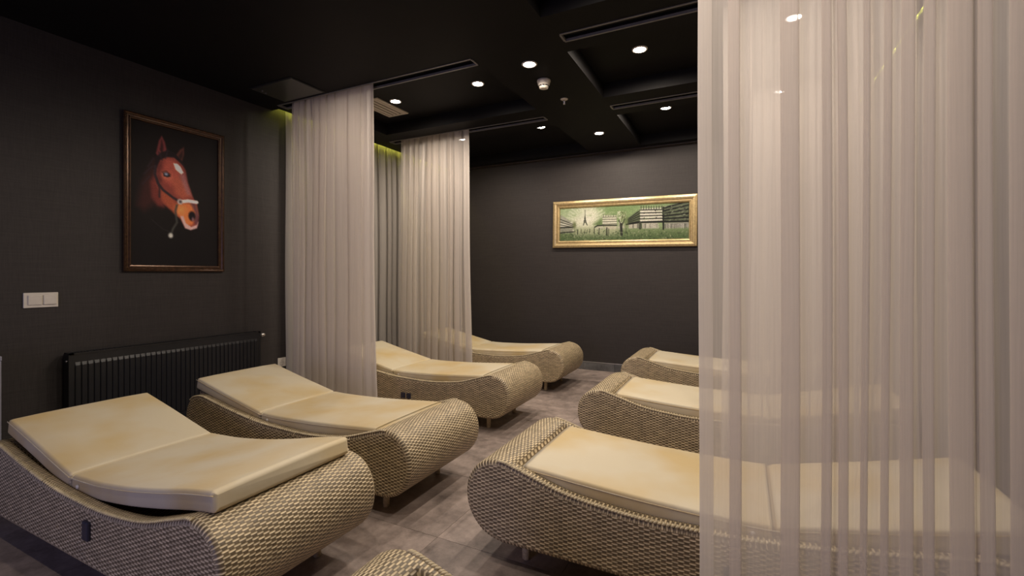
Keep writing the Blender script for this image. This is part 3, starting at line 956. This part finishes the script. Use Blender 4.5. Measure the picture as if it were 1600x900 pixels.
cv.line(hp([(372,605),(360,650),(372,740),(340,790),(322,840)]), .024, (50,50,46), .012, .9)
cv.line(hp([(180,720),(260,790),(320,815)]), .008, (36,34,34), .01, .6)
cv.ell(hq((322,842)), (.026,.018), (150,150,142), .010)
cv.noise(.16, 3)
HORSE = cv.mesh('canvas', cw, ch, M['paint'], t, -.010, 2.6, .92)

# --- long street painting on the back wall
PW, PH = 1.755, .60
t = thing('street_painting', 'long gold framed painting of a green Paris boulevard on the back wall', 'painting', (-1.335, YB, 1.832), 0)
t.rotation_euler = (0, R(.8), 0)
rails(t, PW, PH, [(0,0),(0,.030),(.006,.040),(.030,.046),(.052,.040),(.060,.028),(.068,.028),(.076,.034),(.086,.030),(.094,.016),(.094,0)], [M['gold']])
cw, ch = PW-.18, PH-.18
cv = Canvas(330, 92, (150, 176, 112)); cv.k = ch/cw
def sq(p):
    X, Y = p
    u = (X-117)/1376.0
    top = 197 + (132-197)*u; bot = 515 + (486-515)*u
    return (u, (Y-top)/(bot-top))
def sp_(pts): return [sq(p) for p in pts]
cv.poly(sp_([(100,180),(1500,120),(1500,330),(100,330)]), (140,172,98), .04)
cv.poly(sp_([(540,170),(1000,150),(900,250),(600,260)]), (118,156,74), .08, .9)
cv.ell(sq((400,290)), (.14,.42), (226,226,190), .08, .95)
cv.ell(sq((250,240)), (.10,.20), (176,200,140), .06, .8)
for k in range(16):
    a = -2.9+k*.17
    cv.line(sp_([(430,330),(430+230*math.cos(a),330+190*math.sin(a))]), 0.0112, (236,234,206), .006, .45)
cv.poly(sp_([(100,400),(1500,380),(1500,520),(100,540)]), (120,146,80), .03)
cv.poly(sp_([(280,400),(800,390),(760,470),(260,490)]), (206,206,160), .06, .9)
cv.poly(sp_([(100,460),(1500,430),(1500,520),(100,540)]), (70,102,42), .05, .75)
# left row of houses
cv.poly(sp_([(100,270),(150,265),(280,345),(290,430),(100,445)]), (206,204,180), .008)
for k in range(4): cv.line(sp_([(115,300+k*28),(275,352+k*14)]), 0.0064, (52,56,38), .003, .9)
for k in range(8): cv.line(sp_([(130+k*16,262+k*8),(120+k*17,330)]), 0.0048, (60,64,44), .003, .7)
cv.poly(sp_([(118,385),(270,380),(275,432),(118,440)]), (150,152,126), .006)
cv.line(sp_([(110,386),(280,378)]), 0.0096, (30,34,22), .003)
cv.line(sp_([(110,438),(285,424)]), 0.0080, (30,34,22), .003)
cv.ell(sq((292,360)), (.014,.10), (110,124,62), .01, .9)
# tower
cv.line(sp_([(413,210),(413,290)]), 0.0045, (70,76,58), .0025)
cv.line(sp_([(413,270),(408,315),(396,358)]), 0.0067, (64,70,52), .0025)
cv.line(sp_([(413,270),(420,315),(438,358)]), 0.0067, (64,70,52), .0025)
cv.line(sp_([(402,318),(424,318)]), 0.0072, (64,70,52), .0025); cv.line(sp_([(408,290),(418,290)]), 0.0064, (64,70,52), .0025)
cv.line(sp_([(404,340),(414,328),(428,340)]), 0.0048, (80,86,64), .0025)
# middle houses and trees
cv.poly(sp_([(510,350),(600,290),(620,360),(560,370)]), (96,130,58), .02, .9)
cv.poly(sp_([(612,265),(765,262),(768,355),(612,362)]), (222,218,188), .005)
for k in range(4): cv.line(sp_([(612,280+k*23),(766,277+k*22)]), 0.0058, (96,100,74), .0025)
for k in range(6): cv.line(sp_([(620+k*27,255),(620+k*27,275)]), 0.0048, (110,112,86), .003)
cv.poly(sp_([(530,372),(620,362),(625,392),(535,396)]), (190,190,158), .006)
cv.poly(sp_([(635,368),(760,362),(764,396),(640,400)]), (196,190,156), .006)
cv.line(sp_([(525,378),(560,362),(765,358)]), 0.0096, (40,46,28), .003)
cv.poly(sp_([(770,372),(850,360),(855,385),(780,390)]), (190,188,156), .006)
# right houses
cv.poly(sp_([(880,290),(1010,200),(1012,330),(890,345)]), (92,106,66), .008)
for k in range(5): cv.line(sp_([(885,300+k*10),(1008,215+k*26)]), 0.0058, (28,34,24), .0025)
cv.poly(sp_([(1010,195),(1240,188),(1240,320),(1012,325)]), (226,222,198), .005)
for k in range(5): cv.line(sp_([(1010,210+k*29),(1240,206+k*28)]), 0.0083, (36,38,30), .0025)
for k in range(9): cv.line(sp_([(1020+k*26,172),(1020+k*26,205)]), 0.0064, (70,74,56), .003)
for (x_, y_) in ((1052,240),(1170,236),(1052,290),(1175,285),(1165,215)): cv.ell(sq((x_,y_)), (.004,.02), (30,32,26), .003)
cv.poly(sp_([(1240,180),(1500,110),(1500,330),(1245,330)]), (98,110,78), .006)
for k in range(6): cv.line(sp_([(1240,195+k*25),(1500,120+k*40)]), 0.0104, (22,26,22), .0025)
rs = random.Random(4)
for k in range(60):
    x_ = rs.uniform(1250,1490); y_ = rs.uniform(170,320)
    cv.line(sp_([(x_,y_),(x_+rs.uniform(4,16),y_-rs.uniform(2,9))]), 0.0048, rs.choice([(40,46,36),(150,160,124),(30,34,28)]), .0025, .8)
cv.poly(sp_([(890,345),(1000,338),(1005,385),(895,390)]), (186,182,156), .006)
cv.poly(sp_([(1030,335),(1190,330),(1195,388),(1035,390)]), (188,184,160), .006)
cv.poly(sp_([(1255,335),(1495,325),(1495,380),(1260,390)]), (156,154,140), .01)
for k in range(40):
    x_ = rs.uniform(895,1490); cv.line(sp_([(x_,345),(x_+rs.uniform(-3,3),385)]), 0.0048, rs.choice([(120,116,100),(210,206,186),(70,78,60)]), .003, .7)
cv.line(sp_([(870,350),(1010,330),(1245,325),(1500,318)]), 0.0112, (24,28,20), .003)
cv.line(sp_([(1243,185),(1247,395)]), 0.0112, (26,30,24), .003)
cv.line(sp_([(1012,330),(1012,390)]), 0.0144, (60,66,48), .004)
# autumn tree in the middle
for k in range(70):
    a = rs.uniform(0, 6.28); r_ = rs.uniform(0, 1)**.6
    cx_, cy_ = 815+48*r_*math.cos(a), 290+75*r_*math.sin(a)
    cv.line(sp_([(cx_,cy_),(cx_+rs.uniform(-14,14),cy_-rs.uniform(4,22))]), 0.0054, rs.choice([(216,214,176),(120,134,66),(84,98,44),(232,228,200)]), .003, .85)
cv.ell(sq((870,320)), (.018,.14), (96,112,52), .02, .7)
cv.line(sp_([(812,350),(820,450)]), 0.0192, (44,44,40), .004)
cv.line(sp_([(815,370),(790,310)]), 0.0064, (60,60,48), .003); cv.line(sp_([(818,370),(850,300)]), 0.0064, (60,60,48), .003)
# strollers
for (x_, y_, hh, ww) in ((332,425,45,.006),(372,418,36,.004),(298,430,40,.004),(415,416,32,.003),(470,414,36,.004),(520,414,50,.0055),(576,420,62,.006),(660,420,72,.009),(680,425,66,.005),(866,412,50,.003),(440,416,28,.003)):
    cv.line(sp_([(x_,y_-hh/2),(x_+rs.uniform(-3,3),y_+hh/2)]), ww, (38,38,30), .003, .92)
for k in range(160):
    x_ = rs.uniform(120,1490); y_ = rs.uniform(440,520)
    cv.line(sp_([(x_,y_),(x_+rs.uniform(-4,6),y_-rs.uniform(5,16))]), 0.0048, rs.choice([(44,70,26),(110,140,70),(160,176,112),(60,90,36)]), .003, .6)
for k in range(260):
    x_ = rs.uniform(120,1490); y_ = rs.uniform(405,520)
    cv.line(sp_([(x_,y_),(x_+rs.uniform(-12,12),y_-rs.uniform(-4,8))]), .006, rs.choice([(40,62,24),(34,54,22),(150,160,110),(196,198,150),(70,96,44)]), .004, .55)
for k in range(120):
    x_ = rs.uniform(120,1490); y_ = rs.uniform(140,300)
    cv.line(sp_([(x_,y_),(x_+rs.uniform(8,40),y_-rs.uniform(-4,14))]), .008, rs.choice([(108,150,70),(170,190,128),(206,212,170),(130,164,90)]), .01, .28)
cv.noise(.3, 5)
cv.mesh('canvas', cw, ch, M['paint'], t, -.014, .66, .66)

# ------------------------------------------------------------------ radiator
RY0, RY1, RZ0, RZ1, RXF = 1.375, 2.66, .12, .70, XL+.115
t = thing('panel_radiator', 'black panel radiator on the left wall behind the two near loungers', 'radiator', (0, 0, 0))
# fluted front panel
V = []; F = []; nfl = 38; per = (RY1-RY0-.05)/nfl
ys = []
for k in range(nfl):
    for (f_, d_) in ((0, 0), (.07, .006), (.14, .007), (.76, .007), (.84, .006), (.91, 0)):
        ys.append((RY0+.025+(k+f_)*per, d_))
ys = [(RY0, 0)] + ys + [(RY1, 0)]
zs = [(RZ0, 0), (RZ0+.045, 0), (RZ0+.06, 1), (RZ1-.075, 1), (RZ1-.055, 0), (RZ1-.004, 0), (RZ1, -.25)]
for (z, g) in zs:
    for (y, d_) in ys: V.append((RXF + (d_*g if g >= 0 else g*.02) - .013, y, z))
m = len(ys)
for j in range(len(zs)-1):
    for i in range(m-1): F.append((j*m+i, j*m+i+1, (j+1)*m+i+1, (j+1)*m+i))
obj('front_panel', V, F, M['radiator'], t)
q = MB(); q.box(XL+.03, XL+.042, RY0, RY1, RZ0, RZ1-.01); q.build('rear_panel', M['radiator'], t)
q = MB(); q.box(XL+.03, RXF-.012, RY0-.004, RY0+.004, RZ0+.02, RZ1-.005); q.build('side_cover', M['radiator'], t)
q = MB(); q.box(XL+.03, RXF-.012, RY1-.004, RY1+.004, RZ0+.02, RZ1-.005); q.build('side_cover', M['radiator'], t)
q = MB(); q.box(XL+.03, RXF-.008, RY0, RY0+.02, RZ1-.006, RZ1+.004); q.box(XL+.03, RXF-.008, RY1-.02, RY1, RZ1-.006, RZ1+.004)
q.box(RXF-.024, RXF-.008, RY0, RY1, RZ1-.006, RZ1+.004); q.box(XL+.03, XL+.044, RY0, RY1, RZ1-.006, RZ1+.004)
k = RY0+.03
while k < RY1-.03:
    q.box(XL+.044, RXF-.024, k, k+.007, RZ1-.006, RZ1+.002); k += .016
q.build('top_grille', M['radiator'], t)
q = MB(); q.lathe([(.008, -.03), (.008, .012), (.012, .014), (.012, .022), (.018, .024), (.020, .03), (.020, .055), (.016, .06)], 16, (RXF-.05, RY1+.004, RZ1-.035), 'y')
q.build('bleed_valve', M['chrome'], t)
q = MB(); q.lathe([(.006, -.006), (.007, 0), (.006, .006)], 12, (RXF-.03, RY0-.008, RZ1-.045), 'y'); q.build('plug', M['chrome'], t)
q = MB(); q.lathe([(.010, -.004), (.013, 0), (.013, .03), (.010, .034)], 14, (RXF-.05, RY1-.035, RZ0+.04), 'y'); q.build('inlet_valve', M['chrome'], t)
q = MB(); q.tube([(RXF-.05, RY1+.02, RZ0+.04), (RXF-.05, RY1+.03, RZ0+.035), (RXF-.05, RY1+.035, RZ0+.02), (RXF-.05, RY1+.035, 0)], .008, 10)
q.build('supply_pipe', M['chrome'], t)
for yy in (RY0+.2, RY1-.2):
    q = MB(); q.box(XL, XL+.032, yy-.02, yy+.02, RZ0+.05, RZ1-.06); q.build('wall_bracket', M['radiator'], t)

# ------------------------------------------------------------------ switch and socket
t = thing('light_switch', 'double white rocker light switch on the dark left wall', 'switch', (XL, 1.275, 1.043))
q = MB(); q.box(0, .009, -.080, .080, -.046, .046); q.build('cover_plate', M['whiteplastic'], t, .003, 2)
for yy in (-.030, .040):
    q = MB(); q.box(.007, .016, yy-.031, yy+.031, -.029, .031); o = q.build('rocker', M['whiteplastic'], t, .003, 2)
    o.rotation_euler = (0, R(3 if yy < 0 else -2), 0)
t = thing('wall_socket', 'white wall socket on the left wall beside the near curtain', 'socket', (XL, 2.945, .378))
q = MB(); q.box(0, .009, -.042, .042, -.042, .042); q.build('cover_plate', M['whiteplastic'], t, .003, 2)
q = MB(); q.lathe([(.022, .010), (.022, .0045), (.001, .0045)], 24, (0, 0, 0), 'x', cap=False); q.lathe([(.0225, .0095), (.025, .011), (.022, .0105)], 24, (0, 0, 0), 'x', cap=False)
q.build('outlet_ring', M['whiteplastic'], t)
for yy in (-.0095, .0095):
    q = MB(); q.lathe([(.003, .0092), (.003, .0105)], 10, (0, yy, 0), 'x'); q.build('pin_hole', M['slot'], t)

CABY = .45
# low unit whose edge shows at the far left
t = thing('low_cabinet', 'low blue grey unit against the left wall, only its edge showing at the left border', 'cabinet', (XL+.012, CABY, 0))
q = MB(); q.box(0, .374, -.5, .546, .06, .745); q.build('carcass', M['greyunit'], t, .003, 1)
q = MB(); q.box(0, .378, -.51, .547, .745, .77); q.build('top_board', M['greyunit'], t, .003, 1)
for yy in (-.45, .45):
    for xx in (.05, .31):
        q = MB(); q.lathe([(.014, 0), (.018, .06)], 12, (xx, yy, 0)); q.build('foot', M['blackplastic'], t)
for k in (-1, 1):
    q = MB(); a0, a1 = (-.495, .014) if k < 0 else (.020, .530)
    q.box(.375, .390, a0, a1, .07, .735); d = q.build('door', M['greyunit'], t, .002, 1)
    q = MB(); q.tube([(.394, .017+k*.04, .45), (.394, .017+k*.04, .55)], .005, 8); q.build('handle', M['chrome'], d)

# ------------------------------------------------------------------ ceiling fittings
t = thing('air_vent', 'pale slatted air vent in the left coffer beside the near curtain', 'vent', (-3.135, 3.50, ZH))
w2, h2 = .125, .225
for (x0, x1, y0, y1) in ((-w2, w2, -h2, -h2+.028), (-w2, w2, h2-.028, h2), (-w2, -w2+.028, -h2+.028, h2-.028), (w2-.028, w2, -h2+.028, h2-.028)):
    q = MB(); q.box(x0, x1, y0, y1, -.012, 0); q.build('frame_bar', M['vent'], t, .002, 1)
for k in range(4):
    xx = -w2+.028+(k+.5)*(2*w2-.056)/4
    q = MB(); q.box(-.0135, .0135, -h2+.028, h2-.028, -.0015, .0015); o = q.build('slat', M['vent'], t); o.location = (xx, 0, -.008); o.rotation_euler = (0, R(-10), 0)
q = MB(); q.box(-w2+.02, w2-.02, -h2+.02, h2-.02, -.001, .0); q.build('duct_backing', M['slot'], t)

t = thing('access_hatch', 'square dark access hatch in the ceiling above the near curtain end', 'hatch', (-3.33, 2.585, ZC))
q = MB(); q.box(-.235, .235, -.155, .155, -.010, -.001); q.build('panel', M['hatch'], t, .003, 1)
q = MB()
for (x0, x1, y0, y1) in ((-.245, .245, -.165, -.157), (-.245, .245, .157, .165), (-.245, -.237, -.157, .157), (.237, .245, -.157, .157)): q.box(x0, x1, y0, y1, -.006, 0)
q.build('surround', M['slot'], t)
for yy in (-.07, -.115):
    q = MB(); q.lathe([(.004, -.016), (.006, -.014), (.006, -.010)], 10, (-.18 if yy < -.1 else -.20, yy+.02, 0)); q.build('catch', M['railgrey'], t)

t = thing('smoke_detector', 'round white smoke detector on the centre beam', 'smoke detector', (-1.385, 3.345, ZC))
q = MB(); q.lathe([(.0, 0), (.052, 0), (.053, -.010), (.050, -.020), (.048, -.024)], 32, cap=False); q.build('base', M['whiteplastic'], t)
q = MB(); q.lathe([(.047, -.022), (.046, -.036), (.036, -.042), (.036, -.052), (.034, -.062), (.020, -.067), (.0, -.068)], 32, cap=False); q.build('sensor_head', M['whiteplastic'], t)
for k in range(10):
    a = 2*math.pi*k/10
    q = MB(); q.box(-.002, .002, -.0085, .0085, -.050, -.043); o = q.build('sensor_slot', M['slot'], t)
    o.location = (.0362*math.cos(a), .0362*math.sin(a), 0); o.rotation_euler = (0, 0, a)

t = thing('fire_sprinkler', 'small pendent fire sprinkler on the centre beam', 'sprinkler', (-1.375, 3.78, ZC))
q = MB(); q.lathe([(.0, 0), (.032, 0), (.032, -.003), (.022, -.009), (.012, -.011), (.0, -.011)], 24, cap=False); q.build('escutcheon', M['whiteplastic'], t)
q = MB(); q.lathe([(.011, -.009), (.009, -.020), (.006, -.030), (.004, -.045)], 14); q.build('nozzle', M['chrome'], t)
for k in (-1, 1):
    q = MB(); q.tube([(k*.008, 0, -.016), (k*.010, 0, -.028), (k*.003, 0, -.044)], .0016, 6); q.build('yoke_arm', M['chrome'], t)
q = MB(); q.lathe([(.0, -.044), (.011, -.045), (.011, -.047), (.0, -.047)], 18, cap=False); q.build('deflector', M['chrome'], t)
